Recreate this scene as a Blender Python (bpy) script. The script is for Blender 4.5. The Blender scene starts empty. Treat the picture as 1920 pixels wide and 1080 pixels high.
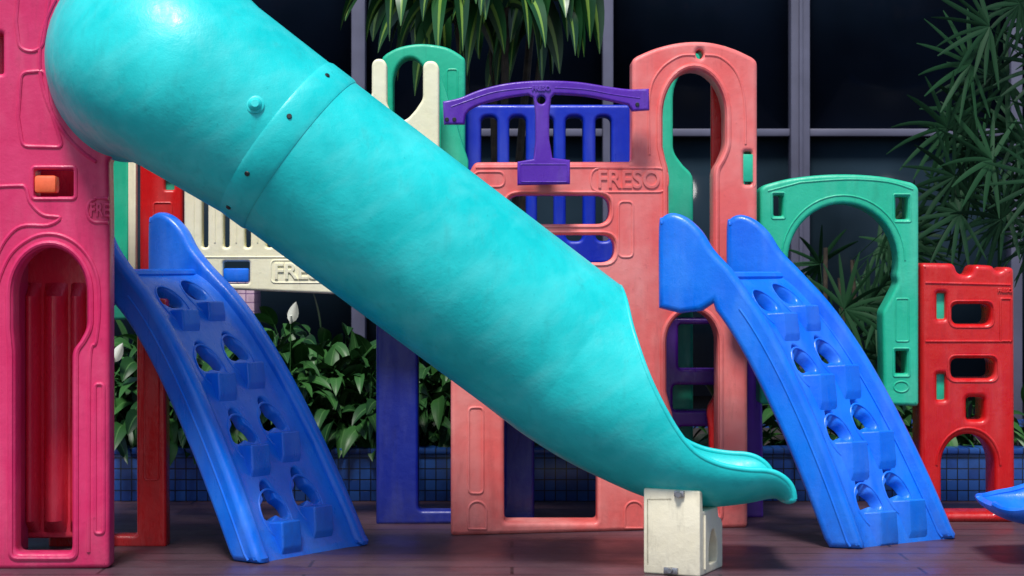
import bpy, bmesh, math, random
from mathutils import Vector, Matrix
from mathutils.geometry import delaunay_2d_cdt
random.seed(7)
F=3650.0; H=1.037; HY=500.0
SC=bpy.context.scene; COL=SC.collection
Zv=Vector((0,0,1)); Yv=Vector((0,1,0))
def PX(px,d): return (px-960)*d/F
def PZ(py,d): return H+(HY-py)*d/F
def P(px,py,d): return Vector((PX(px,d),d,PZ(py,d)))

# ---------------------------------------------------------------- materials
def newmat(name):
    m=bpy.data.materials.new(name); m.use_nodes=True
    nt=m.node_tree; b=nt.nodes['Principled BSDF']
    return m,nt,b
def N(nt,t,**k):
    n=nt.nodes.new(t)
    for a,v in k.items(): setattr(n,a,v)
    return n
def mixc(nt,fac,a,b):
    n=N(nt,'ShaderNodeMix',data_type='RGBA')
    for s,v in ((n.inputs[0],fac),(n.inputs[6],a),(n.inputs[7],b)):
        if hasattr(v,'is_linked'): nt.links.new(v,s)
        else: s.default_value=v
    return n.outputs[2]
def noise(nt,vec,scale,detail=4,rough=.6):
    n=N(nt,'ShaderNodeTexNoise'); n.inputs['Scale'].default_value=scale
    n.inputs['Detail'].default_value=min(detail,3); n.inputs['Roughness'].default_value=rough
    nt.links.new(vec,n.inputs['Vector']); return n.outputs['Fac']
def ramp(nt,f,a,b,va=0.,vb=1.):
    n=N(nt,'ShaderNodeMapRange'); nt.links.new(f,n.inputs[0])
    n.inputs[1].default_value=a;n.inputs[2].default_value=b;n.inputs[3].default_value=va;n.inputs[4].default_value=vb
    return n.outputs[0]
def plastic(name,col,fade=None,rough=.38,amt=.55,dirt=.35,rot=0):
    m,nt,b=newmat(name)
    g=N(nt,'ShaderNodeNewGeometry'); pos=g.outputs['Position']
    c4=(*col,1); f4=(*(fade or [min(1,x*1.5+.05) for x in col]),1)
    n1=noise(nt,pos,3.2,6,.65); c=mixc(nt,ramp(nt,n1,.38,.68,0,amt),c4,f4)
    dk=(*[x*.35 for x in col],1)
    mp=N(nt,'ShaderNodeMapping'); mp.inputs['Scale'].default_value=(14,14,3); nt.links.new(pos,mp.inputs[0])
    n2=noise(nt,mp.outputs[0],1.6,7,.7); c=mixc(nt,ramp(nt,n2,.56,.8,0,dirt),c,dk)
    # soft broad sun-faded patches along the part
    mr=N(nt,'ShaderNodeMapping'); mr.inputs['Rotation'].default_value=(0,rot,0); nt.links.new(pos,mr.inputs[0])
    ms=N(nt,'ShaderNodeMapping'); ms.inputs['Scale'].default_value=(9,6,2.2); nt.links.new(mr.outputs[0],ms.inputs[0])
    n4=noise(nt,ms.outputs[0],1.0,3,.6); c=mixc(nt,ramp(nt,n4,.48,.76,0,.30),c,(*[min(1,x*.85+.12) for x in f4[:3]],1))
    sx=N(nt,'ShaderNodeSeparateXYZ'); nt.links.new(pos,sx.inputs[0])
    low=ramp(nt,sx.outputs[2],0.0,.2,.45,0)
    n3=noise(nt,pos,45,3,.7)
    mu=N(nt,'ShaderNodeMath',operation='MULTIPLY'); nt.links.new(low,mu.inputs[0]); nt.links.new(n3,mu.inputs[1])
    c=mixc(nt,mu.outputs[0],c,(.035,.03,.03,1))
    c=mixc(nt,ramp(nt,n3,.66,.76,0,.3),c,dk)
    nt.links.new(c,b.inputs['Base Color'])
    nt.links.new(ramp(nt,n2,.3,.7,rough-.08,rough+.18),b.inputs['Roughness'])
    bp=N(nt,'ShaderNodeBump'); bp.inputs['Strength'].default_value=.3; bp.inputs['Distance'].default_value=.004
    nt.links.new(n3,bp.inputs['Height'])
    bp2=N(nt,'ShaderNodeBump'); bp2.inputs['Strength'].default_value=.3; bp2.inputs['Distance'].default_value=.02
    nt.links.new(n1,bp2.inputs['Height']); nt.links.new(bp.outputs[0],bp2.inputs['Normal'])
    nt.links.new(bp2.outputs[0],b.inputs['Normal'])
    return m
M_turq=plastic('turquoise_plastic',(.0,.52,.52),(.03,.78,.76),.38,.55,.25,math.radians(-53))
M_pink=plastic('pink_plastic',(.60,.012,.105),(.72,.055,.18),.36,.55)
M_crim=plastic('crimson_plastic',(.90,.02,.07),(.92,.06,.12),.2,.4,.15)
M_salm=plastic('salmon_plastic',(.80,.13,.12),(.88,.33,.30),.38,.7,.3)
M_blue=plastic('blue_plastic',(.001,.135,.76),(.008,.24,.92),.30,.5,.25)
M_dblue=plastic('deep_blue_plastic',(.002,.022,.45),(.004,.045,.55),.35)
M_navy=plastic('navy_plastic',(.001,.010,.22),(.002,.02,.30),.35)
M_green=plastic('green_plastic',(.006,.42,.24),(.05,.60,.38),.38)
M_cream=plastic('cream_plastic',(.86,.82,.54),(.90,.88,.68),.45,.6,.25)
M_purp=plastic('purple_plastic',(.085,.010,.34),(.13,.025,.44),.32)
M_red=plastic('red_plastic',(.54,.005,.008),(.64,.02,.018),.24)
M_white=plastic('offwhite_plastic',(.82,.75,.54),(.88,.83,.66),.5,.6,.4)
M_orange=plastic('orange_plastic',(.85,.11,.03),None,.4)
m,nt,b=newmat('bolt_steel'); b.inputs['Base Color'].default_value=(.35,.35,.37,1); b.inputs['Metallic'].default_value=.9; b.inputs['Roughness'].default_value=.4; M_steel=m
g=N(nt,'ShaderNodeNewGeometry'); nt.links.new(ramp(nt,noise(nt,g.outputs['Position'],60),.3,.7,.3,.6),b.inputs['Roughness'])
m,nt,b=newmat('dark_bolt'); b.inputs['Base Color'].default_value=(.01,.015,.015,1); b.inputs['Roughness'].default_value=.5; M_dbolt=m
# ground
m,nt,b=newmat('dark_paving'); M_ground=m
g=N(nt,'ShaderNodeNewGeometry'); pos=g.outputs['Position']
br=N(nt,'ShaderNodeTexBrick'); br.offset=.5; br.inputs['Scale'].default_value=1
br.inputs['Brick Width'].default_value=1.4; br.inputs['Row Height'].default_value=.16; br.inputs['Mortar Size'].default_value=.006
br.inputs['Color1'].default_value=(.056,.028,.038,1); br.inputs['Color2'].default_value=(.085,.042,.056,1); br.inputs['Mortar'].default_value=(.010,.006,.008,1)
nt.links.new(pos,br.inputs['Vector'])
c=mixc(nt,ramp(nt,noise(nt,pos,2.5,6,.7),.4,.75,0,.55),br.outputs[0],(.11,.07,.085,1))
n40=noise(nt,pos,40,4,.7)
c=mixc(nt,ramp(nt,n40,.6,.75,0,.5),c,(.03,.018,.022,1))
nt.links.new(c,b.inputs['Base Color']); nt.links.new(ramp(nt,noise(nt,pos,4,5,.6),.3,.7,.28,.55),b.inputs['Roughness'])
bp=N(nt,'ShaderNodeBump'); bp.inputs['Strength'].default_value=.35; bp.inputs['Distance'].default_value=.006
nt.links.new(n40,bp.inputs['Height']); nt.links.new(bp.outputs[0],b.inputs['Normal'])
def tilemat(name,c1,c2,mo,size):
    m,nt,b=newmat(name)
    g=N(nt,'ShaderNodeNewGeometry'); pos=g.outputs['Position']
    sx=N(nt,'ShaderNodeSeparateXYZ'); nt.links.new(pos,sx.inputs[0]); cx=N(nt,'ShaderNodeCombineXYZ')
    nt.links.new(sx.outputs[0],cx.inputs[0]); nt.links.new(sx.outputs[2],cx.inputs[1])
    br=N(nt,'ShaderNodeTexBrick'); br.offset=0; br.inputs['Scale'].default_value=1
    br.inputs['Brick Width'].default_value=size; br.inputs['Row Height'].default_value=size; br.inputs['Mortar Size'].default_value=size*.055
    br.inputs['Color1'].default_value=(*c1,1); br.inputs['Color2'].default_value=(*c2,1); br.inputs['Mortar'].default_value=(*mo,1)
    nt.links.new(cx.outputs[0],br.inputs['Vector'])
    c=mixc(nt,ramp(nt,noise(nt,pos,7,6,.7),.45,.75,0,.6),br.outputs[0],(*[x*.3 for x in c1],1))
    nt.links.new(c,b.inputs['Base Color']); b.inputs['Roughness'].default_value=.3
    bp=N(nt,'ShaderNodeBump'); bp.invert=True; bp.inputs['Strength'].default_value=.5; bp.inputs['Distance'].default_value=.003
    nt.links.new(br.outputs['Fac'],bp.inputs['Height']); nt.links.new(bp.outputs[0],b.inputs['Normal'])
    return m
M_tile=tilemat('blue_mosaic',(.010,.05,.24),(.02,.09,.34),(.003,.006,.014),.048)
M_ptile=tilemat('pink_mosaic',(.50,.32,.42),(.58,.42,.50),(.14,.06,.18),.045)
def simple(name,col,rough,nscale=6,var=.5,spec=.5):
    m,nt,b=newmat(name)
    g=N(nt,'ShaderNodeNewGeometry')
    c=mixc(nt,ramp(nt,noise(nt,g.outputs['Position'],nscale,6,.65),.35,.7,0,1),(*col,1),(*[x*var for x in col],1))
    nt.links.new(c,b.inputs['Base Color']); b.inputs['Roughness'].default_value=rough
    b.inputs['Specular IOR Level'].default_value=spec
    return m
M_soil=simple('soil',(.03,.02,.014),.95,30)
M_glass=simple('dark_window_glass',(.010,.018,.034),.10,.9,.35,.06)
M_glass2=simple('grey_window_glass',(.016,.030,.044),.10,.9,.4,.06)
M_frame=simple('window_frame_metal',(.12,.12,.18),.45,3,.7)
M_wall=simple('dark_wall',(.012,.013,.018),.7,2,.5)
M_bark=simple('bark',(.06,.045,.03),.85,25,.4)
def leafmat(name,c1,c2,stripe,sw,rough=.35,spec=.5):
    m,nt,b=newmat(name)
    at=N(nt,'ShaderNodeAttribute',attribute_name='leafinfo'); s=N(nt,'ShaderNodeSeparateColor'); nt.links.new(at.outputs['Color'],s.inputs[0])
    c=mixc(nt,s.outputs[1],(*c1,1),(*c2,1))
    a=N(nt,'ShaderNodeMath',operation='SUBTRACT'); nt.links.new(s.outputs[0],a.inputs[0]); a.inputs[1].default_value=.5
    a2=N(nt,'ShaderNodeMath',operation='ABSOLUTE'); nt.links.new(a.outputs[0],a2.inputs[0])
    c=mixc(nt,ramp(nt,a2.outputs[0],sw,sw*1.35,1,0),c,(*stripe,1))
    nt.links.new(c,b.inputs['Base Color']); b.inputs['Roughness'].default_value=rough
    b.inputs['Specular IOR Level'].default_value=spec
    return m
M_lily=leafmat('peace_lily_leaf',(.004,.028,.009),(.034,.12,.026),(.06,.15,.045),.03,.42,.3)
M_drac=leafmat('striped_dracaena_leaf',(.005,.035,.010),(.014,.085,.018),(.17,.30,.05),.085,.36)
M_palm=leafmat('fan_palm_leaf',(.003,.018,.008),(.012,.055,.020),(.016,.05,.02),.02,.6,.12)
m,nt,b=newmat('white_spathe'); b.inputs['Base Color'].default_value=(.75,.78,.68,1); b.inputs['Roughness'].default_value=.5; M_spathe=m

# ---------------------------------------------------------------- helpers
def raw(me):
    return [v.co.copy() for v in me.vertices],[tuple(p.vertices) for p in me.polygons]
def eval_obj(data,mods=None):
    ob=bpy.data.objects.new('tmp',data); COL.objects.link(ob)
    if mods: mods(ob)
    dg=bpy.context.evaluated_depsgraph_get(); dg.update()
    me=bpy.data.meshes.new_from_object(ob.evaluated_get(dg))
    r=raw(me); bpy.data.objects.remove(ob); bpy.data.meshes.remove(me)
    return r
def area2(l): return sum(l[i-1][0]*l[i][1]-l[i][0]*l[i-1][1] for i in range(len(l)))
def inset(l,w):
    out=[];n=len(l)
    for i in range(n):
        a,b,c=Vector(l[i-1]),Vector(l[i]),Vector(l[(i+1)%n])
        e1=(b-a).normalized(); e2=(c-b).normalized()
        n1=Vector((-e1.y,e1.x)); n2=Vector((-e2.y,e2.x)); m=n1+n2
        if m.length<.2: m=n1
        m.normalize(); k=1/max(.6,m.dot(n1)); out.append(tuple(b+m*w*k))
    return out
def wind(p,loops):
    w=0; x,y=p
    for l in loops:
        for i in range(len(l)):
            x0,y0=l[i-1]; x1,y1=l[i]
            if (y0<=y)!=(y1<=y):
                t=x0+(y-y0)*(x1-x0)/(y1-y0)
                if t>x: w+=1 if y1>y0 else -1
    return w
def fill2d(splines,T,bev):
    loops=[]
    for j,s in enumerate(splines):
        s=[tuple(p[:2]) for p in s]; c=[s[0]]
        for p in s[1:]:
            if math.hypot(p[0]-c[-1][0],p[1]-c[-1][1])>.0022: c.append(p)
        if math.hypot(c[0][0]-c[-1][0],c[0][1]-c[-1][1])<.0022: c.pop()
        a=area2(c)
        if (a<0)==(j==0): c=c[::-1]
        loops.append(c)
    h=T/2; b=min(bev,h*.95)
    prof=[(b+.002,h),(b,h),(b*.5,h-b*.134),(b*.134,h-b*.5),(0,h-b)]
    prof=prof+[(o,-z) for o,z in prof[::-1]]
    V=[];Fc=[]
    caps=[]
    for l in loops:
        n=len(l); base=len(V)
        for o,z in prof:
            for p in (inset(l,o) if o else l): V.append(Vector((p[0],p[1],z)))
        for r in range(len(prof)-1):
            for i in range(n):
                Fc.append((base+r*n+i,base+r*n+(i+1)%n,base+(r+1)*n+(i+1)%n,base+(r+1)*n+i))
        caps.append(inset(l,prof[0][0]))
    pts=[];ed=[]
    for l in caps:
        o=len(pts); n=len(l); pts+=[Vector(p) for p in l]; ed+=[(o+i,o+(i+1)%n) for i in range(n)]
    r=delaunay_2d_cdt(pts,ed,[],0,1e-6)
    vv,ff=r[0],r[2]
    keep=[]
    for f in ff:
        c=sum((vv[i] for i in f),Vector((0,0)))/len(f)
        if wind((c.x,c.y),caps)>0: keep.append(tuple(f))
    for z,flip in ((h,False),(-h,True)):
        o=len(V); V+=[Vector((p.x,p.y,z)) for p in vv]
        Fc+=[tuple(i+o for i in (f[::-1] if flip else f)) for f in keep]
    return V,Fc
def tube3d(pts,r,closed=False,res=2):
    cu=bpy.data.curves.new('t','CURVE'); cu.dimensions='3D'; cu.bevel_depth=r; cu.bevel_resolution=res; cu.use_fill_caps=True
    sp=cu.splines.new('POLY'); sp.points.add(len(pts)-1); sp.use_cyclic_u=closed
    for i,p in enumerate(pts): sp.points[i].co=(*p,1)
    return eval_obj(cu)
def text2d(s,h,T=.008):
    cu=bpy.data.curves.new('t','FONT'); cu.body=s; cu.size=h*1.38; cu.align_x='CENTER'; cu.align_y='CENTER'; cu.extrude=T/2; cu.offset=.0006; cu.bevel_depth=.001
    return eval_obj(cu)
def mp(piece,fn): return [Vector(fn(*v)) for v in piece[0]],piece[1]
def fillet(pts,r,n=4):
    out=[];L=len(pts)
    for i in range(L):
        a,b,c=Vector(pts[i-1]),Vector(pts[i]),Vector(pts[(i+1)%L])
        la,lc=(a-b).length,(c-b).length
        if la<1e-6 or lc<1e-6: continue
        ra,rc=min(r,la*.48),min(r,lc*.48)
        p0=b+(a-b)/la*ra; p2=b+(c-b)/lc*rc
        ang=(b-a).angle(c-b)
        if ang<.25: out.append(tuple(b)); continue
        for k in range(n+1):
            t=k/n; out.append(tuple(p0*(1-t)**2+b*2*t*(1-t)+p2*t*t))
    return out
def rrect(x0,y0,x1,y1,r): return fillet([(x0,y0),(x1,y0),(x1,y1),(x0,y1)],r,6)
def arc(cx,cy,rx,ry,a0,a1,n=20):
    return [(cx+rx*math.cos(math.radians(a0+(a1-a0)*i/n)),cy-ry*math.sin(math.radians(a0+(a1-a0)*i/n))) for i in range(n+1)]
def cat(pts,n=6,closed=False):
    out=[];L=len(pts); P_=[Vector(p) for p in pts]
    rng=range(L if closed else L-1)
    for i in rng:
        p1,p2=P_[i],P_[(i+1)%L]
        p0=P_[i-1] if (i>0 or closed) else p1; p3=P_[(i+2)%L] if (i+2<L or closed) else p2
        for k in range(n):
            t=k/n
            out.append(tuple(.5*((2*p1)+(p2-p0)*t+(2*p0-5*p1+4*p2-p3)*t*t+(3*p1-p0-3*p2+p3)*t**3)))
    if not closed: out.append(tuple(P_[-1]))
    return out
def keyhole(hl,hr,top,hy,wl,wr,wy,bot,ry=None,g=0):
    hl-=g;hr+=g;top-=g;wl-=g;wr+=g;bot+=g
    r=(hr-hl)/2; cx=(hl+hr)/2; ry=(ry or r-g)+g
    pts=[(wl,bot),(wl,wy+18),(wl-(wl-hl)*.5,wy)]+[(hl,wy-25)]+arc(cx,top+ry,r,ry,180,0,20)+[(hr,wy-25),(wr+(hr-wr)*.5,wy),(wr,wy+18),(wr,bot)]
    return fillet(pts,14)
class Plane:
    def __init__(s,d,k=0,pxref=960):
        a=(pxref-960)/F; s.k=k; s.c=d*(1-k*a)
    def dep(s,px): return s.c/(1-s.k*(px-960)/F)
    def pt(s,p):
        y=s.dep(p[0]); return (PX(p[0],y),PZ(p[1],y))
    def yat(s,x): return s.c+s.k*x
def l2(pts,pl): return [pl.pt(p) for p in pts]
def panel(out,holes,d,T,bev=.012,mould=(),texts=(),mr=.0045):
    pl=d if isinstance(d,Plane) else Plane(d)
    fr=lambda x,y,z:(x,pl.yat(x)+T/2-z,y)
    ps=[mp(fill2d([l2(out,pl)]+[l2(h,pl) for h in holes],T,bev),fr)]
    for mo in mould:
        closed=True; pts=mo; q=mr
        if isinstance(mo,tuple) and mo[0]=='open': closed=False; pts=mo[1]
        if isinstance(mo,tuple) and mo[0]=='thick': q=mo[2]; pts=mo[1]
        ps.append(mp(tube3d([(x,y,T/2-q*.25) for x,y in l2(pts,pl)],q,closed),fr))
    for t in texts:
        s,x,y,h=t[:4]; sx=t[4] if len(t)>4 else 1
        ox,oy=pl.pt((x,y)); dd=pl.dep(x)
        ps.append(mp(text2d(s,h*dd/F),lambda a,b,c:(a*sx+ox,pl.yat(a*sx+ox)-.0015-c*.8,b+oy)))
    return ps
def box(c,s,bev=.006,rotz=0):
    bm=bmesh.new(); bmesh.ops.create_cube(bm,size=1)
    for v in bm.verts: v.co=Vector((v.co.x*s[0],v.co.y*s[1],v.co.z*s[2]))
    if bev: bmesh.ops.bevel(bm,geom=bm.edges[:],offset=bev,segments=2,profile=.5,affect='EDGES')
    R=Matrix.Rotation(rotz,3,'Z')
    bm.verts.index_update()
    r=[R@v.co+Vector(c) for v in bm.verts],[tuple(v.index for v in f.verts) for f in bm.faces]
    bm.free(); return r
def cyl(p,axis,r,L,seg=14,dome=False):
    axis=Vector(axis).normalized(); q=axis.to_track_quat('Z','Y')
    prof=[(r,0),(r,L*.7),(r*.8,L)] if not dome else [(r,0),(r,L*.3),(r*.85,L*.65),(r*.5,L*.92)]
    V=[];Fc=[]
    for (rr,z) in prof:
        for i in range(seg):
            a=2*math.pi*i/seg; V.append(Vector(p)+q@Vector((rr*math.cos(a),rr*math.sin(a),z)))
    for j in range(len(prof)-1):
        for i in range(seg): Fc.append((j*seg+i,j*seg+(i+1)%seg,(j+1)*seg+(i+1)%seg,(j+1)*seg+i))
    Fc.append(tuple((len(prof)-1)*seg+i for i in range(seg))); Fc.append(tuple(range(seg))[::-1])
    return V,Fc
def thing(name,base,label,cat_,group=None):
    o=bpy.data.objects.new(name,None); o.empty_display_size=.1; o.location=base; COL.objects.link(o)
    o['label']=label; o['category']=cat_
    if group:o['group']=group
    return o
def gloc(o):
    p=Vector(o.location)
    while o.parent: o=o.parent; p+=Vector(o.location)
    return p
def mk(name,pieces,mat,parent=None,label=None,recalc=True,sharp=.62,attr=None,**props):
    V=[];Fc=[]
    for p in pieces:
        o=len(V); V+=list(p[0]); Fc+=[tuple(i+o for i in f) for f in p[1]]
    mn=Vector([min(v[i] for v in V) for i in range(3)]); mx=Vector([max(v[i] for v in V) for i in range(3)])
    org=(mn+mx)/2
    if parent is None: org.z=mn.z
    me=bpy.data.meshes.new(name); me.from_pydata([tuple(Vector(v)-org) for v in V],[],Fc)
    if attr:
        a=me.color_attributes.new('leafinfo','FLOAT_COLOR','POINT')
        for i,c in enumerate(attr): a.data[i].color=(*c,1)
    if recalc:
        bm=bmesh.new(); bm.from_mesh(me)
        bmesh.ops.remove_doubles(bm,verts=bm.verts,dist=.0002)
        bmesh.ops.recalc_face_normals(bm,faces=bm.faces)
        for e in bm.edges:
            if len(e.link_faces)==2 and e.calc_face_angle(0)>sharp: e.smooth=False
        bm.to_mesh(me); bm.free()
    for p in me.polygons: p.use_smooth=True
    me.materials.append(mat)
    ob=bpy.data.objects.new(name,me); COL.objects.link(ob)
    if parent:
        ob.parent=parent; ob.location=org-gloc(parent)
    else: ob.location=org
    if label: ob['label']=label
    for k,v in props.items(): ob[k]=v
    return ob

# ---------------------------------------------------------------- setting
mk('ground',[([(-60,-20,0),(60,-20,0),(60,90,0),(-60,90,0)],[(0,1,2,3)])],M_ground,kind='structure',recalc=False)
pl=thing('tiled_planter',(0,8.6,0),'long low planter clad in blue mosaic tiles on dark paving','planter')
mk('wall',[box((.5,8.66,.105),(11,.12,.21),.004),box((.5,10.5,.105),(11,.12,.21),.004)],M_tile,pl)
mk('coping',[box((.5,8.66,.2225),(11.04,.15,.025),.004)],M_tile,pl)
mk('soil',[box((.5,9.58,.09),(10.9,1.70,.17),0)],M_soil,pl)
pc=mk('tiled_pillar',[box((PX(440,9.9),10.0,.5),(PX(478,9.9)-PX(402,9.9),.25,1.0),.004)],M_ptile,label='short pillar clad in pale pink mosaic tiles behind the planter',category='pillar')
fa=thing('glass_facade',(0,11,0),'dark glazed building facade with grey metal mullions behind the planter','building')
def fx(px): return PX(px,11)
vert=[(-420,26),(100,24),(672,26),(1140,20),(1500,36),(1905,22),(2500,26)]
fz1=4.2; tz=PZ(248,11)
for i in range(len(vert)-1):
    x0=fx(vert[i][0]+vert[i][1]/2);x1=fx(vert[i+1][0]-vert[i+1][1]/2)
    mk('window_pane',[box(((x0+x1)/2,11.1,(tz+.3)/2),(x1-x0+.02,.02,tz-.3),0)],M_glass2,fa)
    mk('window_pane',[box(((x0+x1)/2,11.1,(tz+fz1)/2),(x1-x0+.02,.02,fz1-tz),0)],M_glass,fa)
ps=[]
for x,w in vert: 
    ps.append(box((fx(x),11.05,2.1),(w*11/F,.14,4.2),.008))
    if w>30: ps.append(box((fx(x)+.0,10.97,2.1),(.02,.03,4.2),.004))
for i in range(len(vert)-1):
    x0=fx(vert[i][0]+vert[i][1]/2)+.001;x1=fx(vert[i+1][0]-vert[i+1][1]/2)-.001
    ps.append(box(((x0+x1)/2,11.06,tz),(x1-x0,.1,.042),.005))
mk('window_frame',ps,M_frame,fa)
mk('wall_base',[box((fx(1040),11.3,.15),(fx(2500)-fx(-420),.2,.3),.01),box((fx(1040),11.35,4.6),(fx(2500)-fx(-420),.3,.8),.01)],M_wall,fa)

# ---------------------------------------------------------------- tube slide
D=Vector((.8,0,-.6)); Nn=Vector((-.6,0,-.8)); V0=Vector((0,-1,0))
dT=6.76
def section(c,Na,v,r,phi,n=64,sq=1):
    o=[]
    for i in range(n+1):
        a=(-phi+2*phi*i/n)*math.pi/180; s=math.sin(a)
        o.append(c+Na*r*math.cos(a)+v*r*s*(sq if s<0 else 1))
    return o
rows=[]
c0=P(300,112,6.72); R=.2
rows.append(section(c0+Yv*.12,Nn,-D,.387,180,64,.62))
for k in range(0,15):
    th=math.pi/2*k/14
    c=c0+V0*R*math.sin(th)+D*R*(1-math.cos(th))-Nn*.012*(k/14); v=(-D*math.cos(th)+V0*math.sin(th))
    r=.387+(.324-.387)*(k/14)**.9
    rows.append(section(c,Nn,v,r,180,64,.62+.38*(k/14)))
ce=c; c1=P(543,276,6.56); c2=P(1066,669,dT)
for k in range(1,6):
    t=k/6; rows.append(section(ce.lerp(c1,t),Nn,V0,.324+(.300-.324)*t,180))
ax=(c2-c1).normalized(); N2=Vector((ax.z,0,-ax.x)).normalized(); N2=N2 if N2.z<0 else -N2
for k in range(0,8):
    t=k/8; rows.append(section(c1.lerp(c2,t),N2,V0,.300,180))
ncl=len(rows)
def trough(st,d,n=64,r0=163):
    out=[]
    for bx,by,ang,h,w in st:
        a=math.radians(ang); Nl=Vector((-math.sin(a),0,-math.cos(a)))
        b=P(bx,by,d); hm=h*d/F; wm=w*d/F
        if h>r0:
            phi=math.degrees(math.acos(max(-1,1-h/r0))); c=b-Nl*r0*d/F
            out.append(section(c,Nl,V0,r0*d/F,phi,n))
        else:
            out.append([b-Nl*hm*(1-math.cos(t))+V0*wm*math.sin(t) for t in [(-90+180*i/n)*math.pi/180 for i in range(n+1)]])
    return out
st_keys=[(968,800,36.6,326,163),(985,812,36.2,310,163),(1003,824,35.4,292,163),(1022,836,34.2,275,163),(1050,853,32,254,163),(1085,872,28.5,230,163),(1118,888,25,208,163),(1150,903,21.5,188,163),(1182,917,18,168,163),
 (1215,929,14,147,163),(1252,939,9,125,162),(1290,944,4,105,161),(1330,945,1,90,159),(1365,942,-1,80,157),(1394,938,-3,73,155),(1414,934,-2,68,153),(1430,930,1,60,151),(1442,928,8,49,149),(1451,928,20,35,147),(1459,931,36,16,144)]
def smoothst(keys,n=4): 
    L=len(keys); out=[]
    for i in range(L-1):
        for k in range(n):
            t=k/n; p0=keys[max(i-1,0)];p1=keys[i];p2=keys[i+1];p3=keys[min(i+2,L-1)]
            out.append(tuple(.5*((2*b)+(c-a)*t+(2*a-5*b+4*c-d)*t*t+(3*b-a-3*c+d)*t**3) for a,b,c,d in zip(p0,p1,p2,p3)))
    out.append(keys[-1]); return out
rows+=trough(smoothst(st_keys,3),dT)
def grid(rows):
    V=[];Fc=[];n=len(rows[0])
    for r in rows: V+=r
    for j in range(len(rows)-1):
        for i in range(n-1): Fc.append((j*n+i,j*n+i+1,(j+1)*n+i+1,(j+1)*n+i))
    return V,Fc
def solid(piece,th,off=-1,bev=0):
    me=bpy.data.meshes.new('t'); me.from_pydata([tuple(v) for v in piece[0]],[],piece[1])
    bm=bmesh.new(); bm.from_mesh(me); bmesh.ops.remove_doubles(bm,verts=bm.verts,dist=.0003)
    bmesh.ops.recalc_face_normals(bm,faces=bm.faces); bm.to_mesh(me); bm.free()
    def mods(ob):
        s=ob.modifiers.new('s','SOLIDIFY'); s.thickness=th; s.offset=off; s.use_even_offset=False
    return eval_obj(me,mods)
ts=thing('tube_slide',(P(1280,945,6.6).x,6.6,0),'turquoise plastic tube slide descending from pink tower onto white block','slide')
tubeP=solid(grid(rows),.014,0)
rimN=[r[0] for r in rows[ncl:]]; rimF=[r[-1] for r in rows[ncl:]]
mk('tube',[tubeP,tube3d(rimN,.010),tube3d(rimF,.010),tube3d(rows[-1],.010)],M_turq,ts,label='turquoise weathered slide tube with open scooped exit',sharp=.9)
def ringpiece(ca,cb,r0,r1,th):
    pr=[(0,r0),(0,r1),(.10,r1+th),(.90,r1+th),(1,r1),(1,r0)]
    return grid([section(ca.lerp(cb,t),N2,V0,r,180) for t,r in pr])
ca=c1.lerp(c2,-.050);cb=c1.lerp(c2,.040)
mk('collar',[ringpiece(ca,cb,.298,.309,.004),ringpiece(cb+ax*.018,cb+ax*.026,.296,.304,.002)],M_turq,ts)
cm=ca.lerp(cb,.35)
for px,py in [(617,143),(549,222),(476,332),(436,396)]:
    dd=Vector(P(px,py,6.4)-cm); q=dd.dot(N2)/.315; q=max(-.98,min(.98,q))
    nrm=(N2*q+V0*math.sqrt(1-q*q)).normalized()
    mk('bolt',[cyl(cm+nrm*.309,nrm,.009,.008,12)],M_dbolt,ts)
ck=ce.lerp(c1,.5); kp=P(480,197,6.26); dd=(kp-ck); q=max(-.9,min(.9,dd.dot(Nn)/.31)); nrm=(Nn*q+V0*math.sqrt(1-q*q)).normalized()
base=ck+D*dd.dot(D)
mk('knob',[cyl(base+nrm*.303,nrm,.024,.028,20,True),cyl(base+nrm*.303,nrm,.030,.012,20)],M_turq,ts)

# ---------------------------------------------------------------- support block
rz=math.radians(-24)
ex=Vector((math.cos(rz),math.sin(rz),0)); ey=Vector((-math.sin(rz),math.cos(rz),0))
bc=P(1312,1080,6.50); bc.z=0
sb=thing('slide_support_block',(bc.x-.1,bc.y+.1,0),'cream hollow plastic block with steel bolts under the slide exit','support block')
hh=.288
prof=fillet([(0,0),(.25,0),(.25,.15),(.235,.17),(.205,.18),(.195,.215),(.10,.215),(.035,.215),(.03,hh),(0,hh)],.008)
hole=fillet([(.10,.03),(.19,.03),(.19,.09),(.165,.135),(.145,.145),(.125,.135),(.10,.09)],.012)
bw=.20
mk('block_body',[mp(fill2d([prof,hole],bw,.006),lambda x,y,z: bc+ey*x+Zv*y+ex*(z-bw/2)),
  mp(tube3d([(-.085,.03,0),(-.085,.25,0),(.0,.255,0)],.003),lambda x,y,z: bc-ex*bw/2+ex*x+Zv*y),
  tube3d([bc+ey*.05+Zv*.02+ex*.0,bc+ey*.05+Zv*.20+ex*.0],.006)],M_white,sb,sharp=.5)
f0=bc-ex*bw/2-ey*.001
mk('bolt_plate',[box(tuple(f0+ex*.03+Zv*(hh-.012)-ey*.004),(.035,.014,.02),.003,rz),cyl(f0+ex*.03+Zv*(hh-.014),-ey,.011,.02)],M_steel,sb)
mk('bolt_plate',[box(tuple(f0-ex*.0+Zv*.016-ey*.004),(.05,.012,.022),.003,rz),cyl(f0-ex*.0+Zv*.018,-ey,.010,.02)],M_steel,sb)

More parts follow.
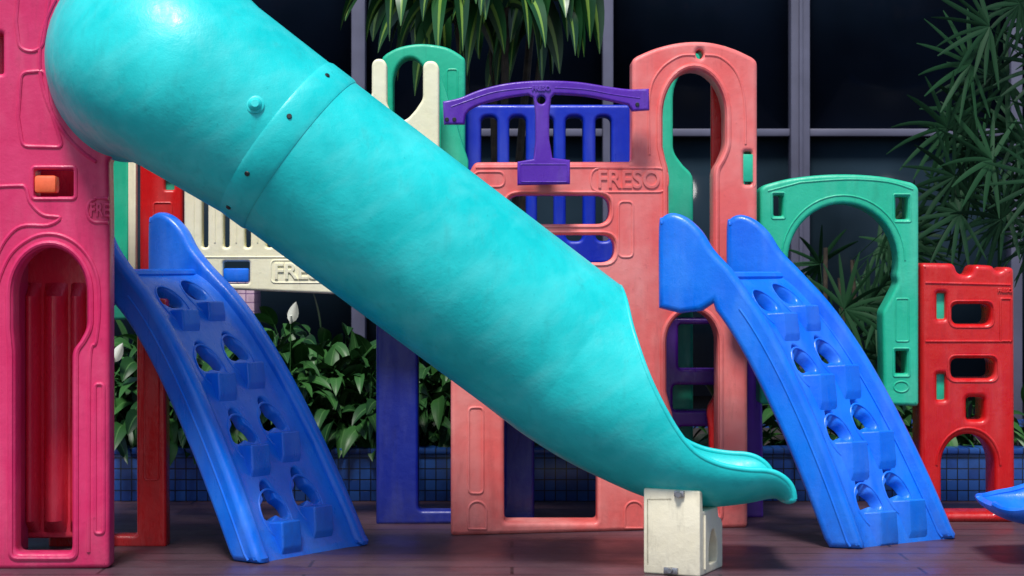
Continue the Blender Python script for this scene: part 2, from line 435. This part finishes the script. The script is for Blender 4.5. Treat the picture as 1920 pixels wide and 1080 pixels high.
# ---------------------------------------------------------------- pink tower
dp=6.68
pk=thing('play_tower',(PX(85,dp),7.1,0),'pink plastic play tower with arched doorway carrying the tube slide','play tower')
outp=fillet([(-45,1069),(205,1066),(205,400),(203,298)]+arc(300,112,192,192,246,470,40)+[(150,-140),(-45,-140)],10)
dk_=(24,162,464,610,28,134,640,1038,88)
door=keyhole(*dk_)
win=rrect(65,318,137,368,6)
circ=('open',arc(300,112,226,226,150,238,24))
mo=[circ,
 fillet([(38,-60),(84,-60),(92,0),(80,88),(60,98),(36,90),(30,40)],12),
 fillet([(40,136),(84,132),(90,190),(108,246),(118,276),(42,274),(34,220)],12),
 ('open',cat([(-40,352),(30,348),(48,352),(56,378),(80,402),(112,408),(90,422),(40,424),(10,450),(-10,490)],5)),
 ('open',cat([(-8,600),(-6,540),(18,480),(55,448),(92,438),(130,448),(162,476),(182,520),(186,580),(180,640),(168,690),(166,1035)],6)),
 ('thick',keyhole(*dk_,g=9),.010),
 rrect(60,313,142,373,8), ('open',[(203,372),(178,372)]+arc(182,395,19,22,100,260,10)+[(203,417)]), rrect(178,720,194,1000,7)]
mk('front_panel',panel(outp,[door,win,rrect(-20,62,5,138,4)],dp,.10,.016,mo,[('FRE',187,395,26,.66)],.0075),M_pink,pk,label='pink front panel with arched doorway and raised lettering')
mk('connector_peg',[box(tuple(P(88,346,dp+.02)),(.075,.06,.06),.01)],M_orange,pk)
def bulge(x0,x1,z0,z1,y,dep,n=14):
    V=[];Fc=[]
    for j,z in enumerate((z0,z0+.05,z1-.05,z1)):
        for i in range(n+1):
            t=i/n; k=math.sin(math.pi*t)**.8*(0 if j in (0,3) else 1); V.append(Vector((x0+(x1-x0)*t,y-dep*k,z)))
    for j in range(3):
        for i in range(n): Fc.append((j*(n+1)+i,j*(n+1)+i+1,(j+1)*(n+1)+i+1,(j+1)*(n+1)+i))
    return V,Fc
mk('back_panel',panel([(-140,1010),(203,1010),(203,-60),(-140,-60)],[],7.14,.08,.014)+[bulge(PX(x0,7.14),PX(x1,7.14),.06,.98,7.142,.07) for x0,x1 in ((46,78),(82,128),(132,162),(166,196))],M_crim,pk,label='glossy crimson back panel with fluted columns')
mk('side_panel',[mp(fill2d([[(0,0),(.35,0),(.35,2.2),(0,2.2)]],.06,.012),lambda x,y,z:(PX(-40,dp)+.03+z,dp+.105+x,y))],M_pink,pk)
mk('platform',[box((PX(80,7.1),6.97,1.14),(.40,.30,.06),.01)],M_dblue,pk)
mk('corner_leg',panel(fillet([(90,1028),(312,1028),(310,560),(256,560),(256,1004),(90,1004)],7),[],7.22,.09,.012,[rrect(270,620,298,900,8)]),M_red,pk)
mk('corner_panel',panel(fillet([(262,640),(342,640),(342,250),(262,250)],7),[rrect(309,330,326,356,3)],7.82,.09,.012,[rrect(288,380,322,500,5)]),M_red,pk,label='red corner panel with slotted edge')
mk('rear_panel',panel([(150,600),(242,600),(242,200),(150,200)],[],7.9,.08,.012),M_green,pk)
mk('trim_post',panel([(240,560),(255,560),(255,240),(240,240)],[],7.8,.04,.006),M_cream,pk)
mk('connector_peg',[box(tuple(P(318,343,7.86)),(.06,.03,.08),.004)],M_green,pk)

# ---------------------------------------------------------------- cream barrier
dc=7.65
cr=thing('barrier_panel',(PX(590,dc),dc,PZ(540,dc)),'cream plastic guard rail panel hung between two play towers','guard rail')
oc=fillet([(345,476),(345,250),(600,190),(697,180),(697,118),(704,110),(718,110),(725,120),(725,195),(745,230)]+[(765,222),(780,205),(793,185),(793,122),(800,114),(815,114),(823,124),(823,300),(830,560),(405,542),(378,515),(374,478)],7)
moc=[('open',[(350+i*40+13,320),(350+i*40+13,455)]) for i in range(7)]+[('open',[(378,482),(600,482)]),rrect(508,488,640,530,9)]
hoc=[rrect(418,490,468,531,5)]+[rrect(378+i*40,316+i*6,390+i*40,464,5) for i in range(5)]
mk('rail_panel',panel(oc,hoc,dc,.07,.010,moc,[('FRESO',572,510,30)],.004),M_cream,cr)
mk('lock_block',[box(tuple(P(444,516,dc+.02)),(.10,.05,.055),.008)],M_blue,cr)

# ---------------------------------------------------------------- salmon tower
ds=Plane(7.50,.2,845)
sa=thing('play_tower',(PX(1130,7.6),8.0,0),'salmon plastic play tower with arched doorways and green arches','play tower')
outs=fillet([(845,1005),(845,570),(880,540),(880,322),(890,304),(1185,303),(1185,112)]+cat([(1195,105),(1228,91),(1268,81),(1305,78),(1340,81),(1378,92),(1412,108)],4)+[(1420,116),(1420,600),(1402,630),(1402,990)],8)
uk=(1243,1360,130,285,1254,1338,300,492,88); lk=(1250,1346,583,720,1262,1346,760,968,60)
up=keyhole(*uk); lo=keyhole(*lk)
hs=[rrect(950,365,1143,420,26),rrect(950,440,1152,492,26),rrect(945,770,1120,980,8),up,lo,rrect(1395,284,1409,346,4),arc(1312,101,7,9,0,342,19)]
mos=[rrect(1108,315,1252,360,20),rrect(888,322,946,350,13),rrect(1160,378,1187,482,10),rrect(879,764,906,925,9),
 fillet([(878,992),(878,960)]+arc(895,957,17,17,180,0,10)+[(912,992)],2),fillet([(1172,990),(1172,960)]+arc(1189,957,17,17,180,0,10)+[(1206,990)],2),
 ('thick',keyhole(*uk,g=7),.011),('thick',keyhole(*lk,g=7),.011),
 ('thick',rrect(945,360,1149,425,28),.006),('thick',rrect(945,435,1158,497,28),.006),
 ('open',cat([(1218,290),(1218,180),(1236,133),(1272,106),(1303,103)],5)),('open',cat([(1322,103),(1352,108),(1382,138),(1396,190),(1398,270)],5)),
 ('open',[(892,314),(1180,313)])]
mk('front_panel',panel(outs,hs,ds,.17,.016,mos,[('FRESO',1179,338,34,.9)],.0055),M_salm,sa,label='salmon front wall with slots, arches and raised lettering')
mk('arch_liner',panel(rrect(1333,140,1388,488,8),[],7.93,.03,.008),M_red,sa)
mk('connector_peg',[box((PX(1402,7.74),7.765,PZ(315,7.74)),(.045,.05,.11),.004)],M_green,sa)
mk('arch_panel',panel(fillet([(1205,900),(1205,112)]+cat([(1215,107),(1260,90),(1310,82),(1360,86),(1396,104)],4)+[(1400,900)],5),[keyhole(1262,1362,118,285,1300,1352,310,880,70)],8.25,.10,.012),M_green,sa)
mk('arch_panel',panel(fillet([(716,560),(716,108)]+cat([(725,100),(750,88),(790,82),(835,88),(862,102)],4)+[(872,110),(872,560)],5),[keyhole(737,800,108,235,745,792,255,520,50)],7.95,.12,.012,[rrect(838,130,858,280,6)]),M_green,sa)
mk('arch_panel',panel([(826,560),(878,560),(878,300),(826,140)],[],7.82,.03,.008),M_green,sa)
bl=[rrect(x0,218,x1,452,13) for x0,x1 in [(902,932),(955,986),(1007,1038),(1061,1093),(1117,1146)]]
mk('slatted_railing',panel(rrect(872,196,1184,495,10),bl,8.05,.12,.014),M_dblue,sa)
dbn=Plane(7.42,.12,845)
ob=cat([(830,190),(862,183),(900,168),(950,156),(1010,151),(1080,153),(1140,162),(1180,167),(1217,166)],4)+[(1218,206),(1186,208),(1178,196)]+cat([(1150,190),(1100,180),(1040,176)],3)+[(1034,182),(1030,215),(1030,262),(1036,296),(1069,300),(1069,345),(970,347),(970,303),(1000,298),(1004,262),(1004,215),(1000,182)]+cat([(990,177),(945,184),(900,196),(880,206)],3)+[(873,214),(871,233),(832,233)]
mk('crossbar',panel(ob,[arc(1015,187,8,8,0,342,19)],dbn,.05,.008,[('open',[(846,200)]+cat([(880,188),(930,172),(1000,164)],4)),('open',cat([(1040,164),(1100,168),(1150,177),(1200,184)],4)),rrect(976,308,1063,341,3)],[('FRESO',1015,166,9)],.003),M_purp,sa,label='purple arched crossbar with central post')
for px,py in [(852,224),(1195,196),(838,224)]:
    mk('bolt',[cyl(P(px,py,dbn.dep(px)),V0,.008,.005)],M_dbolt,sa)
mk('lower_panel',panel(fillet([(705,985),(705,560),(1002,560),(1002,980)],6),[rrect(784,640,944,958,10)],7.85,.1,.012),M_navy,sa)
mk('shelf_panel',panel(fillet([(1180,972),(1180,596),(1428,596),(1432,972)],6),[rrect(1272,608,1350,692,8),rrect(1262,722,1350,770,8),rrect(1272,800,1350,960,10)],8.05,.12,.012),M_purp,sa)
mk('rear_leg',panel(fillet([(1345,600)]+cat([(1342,640),(1350,690),(1340,740),(1326,770),(1330,820),(1330,985)],4)+[(1392,985),(1392,600)],4),[],7.94,.06,.012),M_red,sa)
mk('platform',[box((PX(1150,8),8.25,1.0),(PX(1400,8)-PX(900,8),.60,.05),.01)],M_dblue,sa)

# ---------------------------------------------------------------- ramps
def build_ramp(LT,LF,RT,RF,ztop,label,pw=1.45):
    LT,LF,RT,RF=[Vector((a[0],a[1],0)) for a in (LT,LF,RT,RF)]
    base=(LF+RF+LT+RT)/4
    th=thing('climbing_ramp',base,label,'climbing ramp','blue climbing ramps')
    zf=lambda s: ztop*(1-s**pw)
    Lh=((LF-LT).length+(RF-RT).length)/2
    tab=[0];n=200
    for i in range(n):
        s0,s1=i/n,(i+1)/n; tab.append(tab[-1]+math.hypot((s1-s0)*Lh,zf(s1)-zf(s0)))
    tot=tab[-1]
    def q2s(q):
        a=max(0,min(1,q))*tot
        for i in range(n):
            if tab[i+1]>=a: return (i+(a-tab[i])/(tab[i+1]-tab[i]))/n
        return 1.
    def surf(a,q,nn=0,s=None):
        if s is None: s=q2s(q)
        p=(LT.lerp(LF,s)).lerp(RT.lerp(RF,s),a); run=((LF-LT).lerp(RF-RT,a))
        rl=run.length; e=run/rl; dz=-ztop*pw*max(s,1e-4)**(pw-1)/rl
        nrm=Vector((-dz*e.x,-dz*e.y,1)).normalized()
        return Vector((p.x,p.y,zf(s)))+nrm*nn
    W=.46
    rowsq=[(.130,.095),(.360,.325),(.595,.56),(.830,.795)]
    holes=[];steps=[]
    for k,(ql,qr) in enumerate(rowsq):
        for a,q in ((.32,ql),(.68,qr+.005)):
            hw=.104; hq=.046+.002*k
            pear=[]
            for i in range(36):
                t=2*math.pi*i/36
                lob=1+(.10,.24,.32,.36)[k]*math.cos(3*t)
                wx=hw*math.sin(t)*lob; pear.append((a+wx,q-hq*math.cos(t)*lob))
            holes.append([(x*W,-y*tot) for x,y in pear]); steps.append((a,q+hq*.88,k))
    flat=fill2d([[(0,0),(W,0),(W,-tot),(0,-tot)]]+holes,.05,.009)
    bm=bmesh.new(); vs=[bm.verts.new(v) for v in flat[0]]
    for f in flat[1]:
        try: bm.faces.new([vs[i] for i in f])
        except ValueError: pass
    for i in range(1,30):
        bmesh.ops.bisect_plane(bm,geom=bm.verts[:]+bm.edges[:]+bm.faces[:],plane_co=(0,-tot*i/30,0),plane_no=(0,1,0))
    for x_ in (.04,.08,.12,.88,.92,.96):
        bmesh.ops.bisect_plane(bm,geom=bm.verts[:]+bm.edges[:]+bm.faces[:],plane_co=(W*x_,0,0),plane_no=(1,0,0))
    bm.verts.index_update()
    def lift(a):
        e=min(a,1-a); return .026*max(0,1-e/.14)**1.3 if e<.14 else 0
    V=[surf(v.co.x/W,-v.co.y/tot,v.co.z-.048+lift(v.co.x/W)) for v in bm.verts]
    Fc=[tuple(v.index for v in f.verts) for f in bm.faces]; bm.free()
    deckp=[(V,Fc)]
    deckp.append(tube3d([surf(a/10,0.0,-.02) for a in range(11)],.018))
    for aa,qq in [(s_[0],s_[1]) for s_ in steps]:
        deckp.append(tube3d([surf(aa+.14*math.sin(t),qq-.012-.078*math.cos(t),-.024) for t in [2*math.pi*i/28 for i in range(28)]],.0045,True))
    mk('deck',deckp,M_blue,th,sharp=.5)
    for a,q,k in steps:
        hw=.094; s=q2s(q); ds_=(.058-.004*k)/Lh
        bmm=bmesh.new(); vv=[]
        for aa in (a-hw,a+hw):
            p0=surf(aa,0,-.042,s=s); p1=surf(aa,0,-.004,s=min(1,s+ds_)); 
            top=Vector((p1.x,p1.y,p0.z+.006)); bot=surf(aa,0,-.004,s=min(1,s+ds_*1.15)); bot2=surf(aa,0,-.028,s=min(1,s+ds_*1.4)); bk=surf(aa,0,-.052,s=min(1,s+ds_*.9))
            bot.z=min(bot.z,p0.z-.045)
            for w in (p0,top,bot,bot2,bk): vv.append(bmm.verts.new(w))
        for i_,f_ in ((0,-.10),(1,.05),(2,.0),(3,-.06)):
            ctr=(vv[i_].co+vv[i_+5].co)/2; vv[i_].co=vv[i_].co.lerp(ctr,f_); vv[i_+5].co=vv[i_+5].co.lerp(ctr,f_)
        for f in [(0,1,2,3,4),(9,8,7,6,5),(0,5,6,1),(1,6,7,2),(2,7,8,3),(3,8,9,4),(4,9,5,0)]: bmm.faces.new([vv[i] for i in f])
        bmesh.ops.bevel(bmm,geom=bmm.edges[:],offset=.006,segments=2,profile=.5,affect='EDGES')
        bmm.verts.index_update()
        pc_=([v.co.copy() for v in bmm.verts],[tuple(v.index for v in f.verts) for f in bmm.faces]); bmm.free()
        mk('step',[pc_],M_blue,th,sharp=.25)
    for A,B,sg in ((LT,LF,-1),(RT,RF,1)):
        e=(B-A); L=e.length; e=e/L; n3=e.cross(Zv)
        top=[];bot=[]
        for i in range(31):
            s=q2s(i/30); z=zf(s); dz=-ztop*pw*max(s,1e-3)**(pw-1)/L; nn=Vector((-dz,1)).normalized()
            p=Vector((s*L,z)); 
            top.append(p+nn*.018*(1-.6*s**4)); bot.append(p-nn*.12)
        top=[t for t in top if t.x>.11 and t.y>.02]; 
        foot=[Vector((L+.004,.018)),Vector((L+.002,.004)),Vector((L-.008,0))]
        top=[t for t in top if t.x<foot[0].x-.002]+foot
        bt=[b_ for b_ in bot if b_.y>.0 and b_.x>-.02]
        last=bt[-1]; bt.append(Vector((last.x+.02,0)))
        fin=cat([(-.225,ztop-.14),(-.225,ztop+.165),(-.21,ztop+.205),(-.17,ztop+.22),(-.115,ztop+.20),(-.06,ztop+.15),(-.015,ztop+.08),(.05,ztop+.012)],4)
        low=cat([(-.14,ztop-.16),(-.06,ztop-.15)],2)
        outl=[tuple(p) for p in fin]+[tuple(t) for t in top]+[tuple(b_) for b_ in bt[::-1]]+[p for p in low[::-1]]
        T=.066
        pcs=[mp(fill2d([outl],T,.022),lambda x,y,z:A+e*x+Zv*y+n3*z)]
        for zz in (-T/2,T/2):
            pcs.append(mp(tube3d([(t.x-.035,max(t.y-.05,.01),zz*.97) for t in top[:-3]],.005),lambda x,y,z:A+e*x+Zv*y+n3*z))
        mk('side_rail',pcs,M_blue,th)
    return th
build_ramp((-1.465,7.24),(-.865,6.80),(-1.215,7.56),(-.545,7.24),1.03,'blue plastic climbing ramp with foothold openings beside the pink tower')
build_ramp((.775,7.33),(1.29,7.16),(1.062,7.58),(1.685,7.42),1.02,'blue plastic climbing ramp with foothold openings leaning on the salmon tower')

# ---------------------------------------------------------------- red tower with green arch
dr=7.9
rt=thing('play_tower',(PX(1810,dr),8.1,0),'red notched play panel with attached green arch panel','play panel')
gout=fillet([(1425,758),(1425,354)]+cat([(1436,346),(1480,335),(1540,328),(1600,327),(1660,332),(1712,343)],4)+[(1723,352),(1723,762),(1657,760),(1655,585),(1668,562),(1684,530)]+arc(1581,490,103,108,-15,195,26)+[(1474,540),(1470,600),(1468,758)],7)
gh=[rrect(1451,366,1468,405,3),rrect(1680,369,1703,411,3),rrect(1680,658,1701,701,3)]
mog=[rrect(1447,361,1472,410,4),rrect(1675,364,1708,416,4),rrect(1675,653,1706,706,4),arc(1690,725,14,10,0,342,19),rrect(1680,560,1704,640,4),('open',[(1440,358)]+cat([(1500,342),(1590,336),(1665,341),(1712,355)],4)),('open',arc(1581,488,116,122,0,180,24))]
mk('arch_panel',panel(gout,gh,7.82,.14,.014,mog),M_green,rt,label='green arch panel with square openings')
rout=fillet([(1726,980),(1726,493),(1790,494),(1796,514),(1820,516),(1827,496),(1862,498),(1867,507),(1878,508),(1884,500),(1902,502),(1904,980)],9)
archh=fillet([(1766,962)]+[(1766,882)]+arc(1816,872,50,58,178,2,18)+[(1866,882),(1866,962)],6)
rh=[rrect(1786,570,1858,608,14),rrect(1758,550,1773,598,3),rrect(1784,672,1866,710,14),rrect(1758,702,1773,750,3),rrect(1813,745,1846,788,8),archh]
mor=[('thick',rrect(1780,564,1864,614,16),.005),('thick',rrect(1778,666,1872,716,16),.005),('open',arc(1816,872,60,70,0,180,18)),rrect(1876,560,1896,640,3),('open',[(1735,530),(1895,534)]),('open',[(1735,640),(1895,640)])]
mk('wall_panel',panel(rout,rh,dr,.18,.020,mor,[('FRESO',1884,545,7)],.006),M_red,rt,label='red wall panel with notched top')
for y in (574,726): mk('connector_peg',[box((PX(1765,dr),dr+.05,PZ(y,dr)),(.045,.04,.12),.004)],M_green,rt)

# ---------------------------------------------------------------- second blue slide end
s2=thing('small_slide',(P(2000,0,6.9).x,6.9,0),'blue plastic slide chute lip above dark paving','slide')
sk=[(1850,955,-20,3,60),(1857,966,-15,10,95),(1874,977,-12,20,112),(1900,986,-10,34,118),(1940,994,-15,50,120),(1990,992,-25,68,122),(2060,965,-33,85,130),(2200,875,-33,95,140),(2450,710,-33,95,145)]
r2=[]
for bx,by,ang,h,w in smoothst(sk,4):
    b0=P(bx,by-14,6.9)
    hm=h*6.9/F; wm=w*6.9/F
    r2.append([b0+Zv*hm*(1-math.cos(t))+V0*wm*math.sin(t) for t in [(-90+180*i/40)*math.pi/180 for i in range(41)]])
mk('chute',[solid(grid(r2),.02,0),tube3d([r[0] for r in r2],.012),tube3d([r[-1] for r in r2],.012)],M_blue,s2)
mk('leg',[box((P(2250,0,6.9).x,6.9,.21),(.1,.4,.42),.01)],M_blue,s2)

# ---------------------------------------------------------------- plants
def leaf(V,Fc,C,base,d,L,W,droop,n,shape,fold=.12,rnd=None,roll=0,cols=(-1,-.5,0,.5,1),face=False):
    d=d.normalized(); side=d.cross(Yv if face else Zv)
    if side.length<.1: side=Vector((1,0,0))
    side.normalize(); side=Matrix.Rotation(roll,3,d)@side
    pos=Vector(base); rnd=random.random() if rnd is None else rnd; o=len(V); m=len(cols)
    for i in range(n+1):
        t=i/n; w=W*shape(t); up=side.cross(d)
        for c in cols:
            V.append(pos+side*w*c*.5+up*abs(c)*w*fold); C.append((c*.5+.5,rnd,t))
        d=(d+Vector((0,0,-droop/n))).normalized(); pos=pos+d*L/n
        side=(side-d*side.dot(d)).normalized()
    for i in range(n):
        for k in range(m-1): Fc.append((o+i*m+k,o+i*m+k+1,o+(i+1)*m+k+1,o+(i+1)*m+k))
    return pos
sh_lily=lambda t: max(.02,math.sin(math.pi*min(1,t**.8))**.8*(1-.25*t))
sh_strap=lambda t: max(.03,min(1,t*3+.4)*(1-t**2.6))
sh_seg=lambda t: max(.05,min(1,t*5+.2)*(1-t**4*.8))
def rdir(elmin,elmax,az=None):
    az=random.uniform(0,2*math.pi) if az is None else az; el=math.radians(random.uniform(elmin,elmax))
    return Vector((math.cos(az)*math.cos(el),math.sin(az)*math.cos(el),math.sin(el)))
def stem(V,Fc,C,a,b,w,rnd=.5):
    a,b=Vector(a),Vector(b); dd=(b-a).normalized(); s=dd.cross(Vector((.3,.9,.1))).normalized(); u=s.cross(dd)
    o=len(V)
    for p in (a,b):
        for k in range(3):
            an=2*math.pi*k/3; V.append(p+(s*math.cos(an)+u*math.sin(an))*w/2); C.append((.9,rnd,.5))
    for k in range(3): Fc.append((o+k,o+(k+1)%3,o+3+(k+1)%3,o+3+k))
def lily(pos,hgt,n=60,stalks=()):
    V=[];Fc=[];C=[]; pos=Vector(pos)
    for i in range(n):
        d=rdir(25,88); pl_=hgt*random.uniform(.2,.85); b=pos+Vector((random.gauss(0,.05),random.gauss(0,.05),0))
        tip=b+d*pl_; stem(V,Fc,C,b,tip,.006)
        dd=(d*.5+Vector((d.x,d.y,0))*random.uniform(.5,1.4)+Vector((0,-.25,0))).normalized()
        leaf(V,Fc,C,tip,dd,random.uniform(.14,.26),random.uniform(.05,.092),random.uniform(.8,2.2),7,sh_lily,.13,None,random.uniform(-.8,.8))
    for s in stalks: stem(V,Fc,C,(s.x*.6+pos.x*.4,s.y,.2),s,.005,.8)
    ob=mk('peace_lily',[(V,Fc)],M_lily,None,'leafy green peace lily growing in the tiled planter',False,attr=C,category='plant',group='peace lilies in the planter')
    for s in stalks: spathe(ob,s)
    return ob
def spathe(parent,p):
    V=[];Fc=[];C=[]; p=Vector(p)
    leaf(V,Fc,C,p,Vector((random.uniform(-.5,.5),-.1,.9)),.10,.055,.3,6,sh_lily,.25,.5,0,(-1,-.5,0,.5,1),True)
    o=tube3d([p,p+Vector((.003,-.012,.035))],.005)
    mk('flower',[(V,Fc),o],M_spathe,parent,recalc=False)
fl=[P(x,y,8.66) for x,y in [(545,606),(212,680)]]
xs=[-2.05,-1.9,-1.72,-1.55,-1.38,-1.24,-1.12,-1.0,-.88,-.76,-.64,-.5,-.32,-.14]
for i,x in enumerate(xs):
    st=[p for p in fl if abs(p.x-x)<.1]
    fl=[p for p in fl if not any(p is q for q in st)]
    lily((x,8.88+random.uniform(-.04,.05),.17),random.uniform(.36,.58),66,st)
    lily((x+.08,9.25+random.uniform(-.1,.1),.17),random.uniform(.50,.76),52)
for x in (.1,.32,.54,1.1,1.35,1.6,1.85,2.1,2.4,2.7): lily((x,8.95,.17),random.uniform(.25,.4),34)

def dracaena():
    heads=[P(770,-50,8.75),P(850,-30,8.6),P(950,-30,8.6),P(1035,-45,8.7),P(920,-110,8.9),P(820,0,9.0),P(1000,0,9.0)]
    base=P(935,0,8.95); base.z=.17
    th=thing('dracaena_tree',base,'tall dracaena with drooping yellow striped strap leaves in planter','tree')
    tr=[]
    for h in heads: tr.append(tube3d([base+Vector((random.uniform(-.06,.06),0,0)),base.lerp(h,.5)+Vector((0,.12,.15)),h],.018))
    mk('trunk',tr,M_bark,th)
    V=[];Fc=[];C=[]
    for h in heads:
        for i in range(15):
            d=rdir(-10,60); b=h+Vector((0,0,random.uniform(-.12,.14)))
            if d.y>.3: d.y*=-.5
            d.x*=.7
            leaf(V,Fc,C,b,d,random.uniform(.38,.56),random.uniform(.10,.13),random.uniform(2.6,4.4),12,sh_strap,.10,None,random.uniform(-.4,.4),(-1,-.55,-.3,0,.3,.55,1),random.random()<.9)
    mk('crown',[(V,Fc)],M_drac,th,recalc=False,attr=C)
dracaena()
def fanpalm(base,fans,label,nc=3):
    base=Vector(base); th=thing('fan_palm',base,label,'palm')
    V=[];Fc=[];C=[]; tr=[]
    canes=[]
    for i in range(nc):
        b=base+Vector((random.uniform(-.15,.15),random.uniform(0,.2),0)); canes.append(b)
    zt=max(f[0].z for f in fans)-.1
    tops=[]
    for b in canes:
        t=Vector((b.x+random.uniform(-.12,.12),b.y,random.uniform(.75,1)*zt)); tops.append(t); tr.append(tube3d([b,b.lerp(t,.5)+Vector((.02,0,0)),t],.011))
    mk('trunk',tr,M_bark,th)
    for c,Ls,azm in fans:
        cb=min(range(nc),key=lambda k:abs(canes[k].x-c.x)); a,bb=canes[cb],tops[cb]
        t=max(0.2,min(1,(c.z-.15-a.z)/(bb.z-a.z))); src=a.lerp(bb,t); 
        stem(V,Fc,C,src,c,.005)
        ox=1 if c.x>src.x else -1
        ax_=Vector((ox*random.uniform(.5,1),-.25,random.uniform(-.5,.4))).normalized()
        s=ax_.cross(Vector((random.uniform(-.5,.5),-1,random.uniform(-.4,.6)))).normalized()
        n=random.randint(10,13); spread=math.radians(random.uniform(170,240)); rnd=random.random()
        for k in range(n):
            an=-spread/2+spread*k/(n-1); dd=ax_*math.cos(an)+s*math.sin(an)
            leaf(V,Fc,C,c,dd,Ls*random.uniform(.85,1.05)*(1-.25*abs(an)/spread),.017+.008*random.random(),random.uniform(.1,.6),6,sh_seg,.12,rnd*.8+random.random()*.2,random.uniform(-.5,.5),(-1,0,1),True)
    mk('crown',[(V,Fc)],M_palm,th,recalc=False,attr=C)
f=[]
for i in range(34):
    px=random.uniform(1810,2100); py=random.uniform(-60,520); f.append((P(px,py,random.uniform(8.6,9.3)),random.uniform(.26,.36),0))
for px,py in [(1775,240),(1790,330),(1820,120),(1855,50),(1800,400),(1860,300)]: f.append((P(px,py,8.6),.32,0))
fanpalm((PX(2010,9),9.3,.17),f,'tall fan palm with dark finger-like leaves in planter')
f=[]
for i in range(26):
    px=random.uniform(1480,1720); py=random.uniform(420,720); f.append((P(px,py,random.uniform(8.8,9.6)),random.uniform(.2,.3),0))
fanpalm((PX(1600,9.2),9.4,.17),f,'bushy fan palm behind the green arch panel')

# ---------------------------------------------------------------- camera, light
cam=bpy.data.cameras.new('camera'); co=bpy.data.objects.new('camera',cam); COL.objects.link(co)
co.location=(0,0,H); co.rotation_euler=(math.radians(90),0,0); cam.sensor_width=36; cam.lens=36*F/1920; cam.shift_y=-40/1920
cam.clip_end=300; cam.dof.use_dof=True; cam.dof.focus_distance=7.0; cam.dof.aperture_fstop=5.6
SC.camera=co
w=bpy.data.worlds.new('World'); SC.world=w; w.use_nodes=True
nt=w.node_tree; sky=nt.nodes.new('ShaderNodeTexSky'); sky.sky_type='NISHITA'; sky.sun_disc=False
el,az=math.radians(61),math.radians(190)
sky.sun_elevation=el; sky.sun_rotation=az
nt.links.new(sky.outputs[0],nt.nodes['Background'].inputs[0]); nt.nodes['Background'].inputs[1].default_value=.145
sl=bpy.data.lights.new('sun','SUN'); sl.energy=4.3; sl.angle=math.radians(13); sl.color=(1,.96,.92)
so=bpy.data.objects.new('sun',sl); COL.objects.link(so)
sd=Vector((math.sin(az)*math.cos(el),math.cos(az)*math.cos(el),math.sin(el)))
so.rotation_euler=sd.to_track_quat('Z','Y').to_euler(); so.location=(0,0,8)
SC.view_settings.view_transform='Standard'; SC.view_settings.look='None'; SC.view_settings.exposure=0
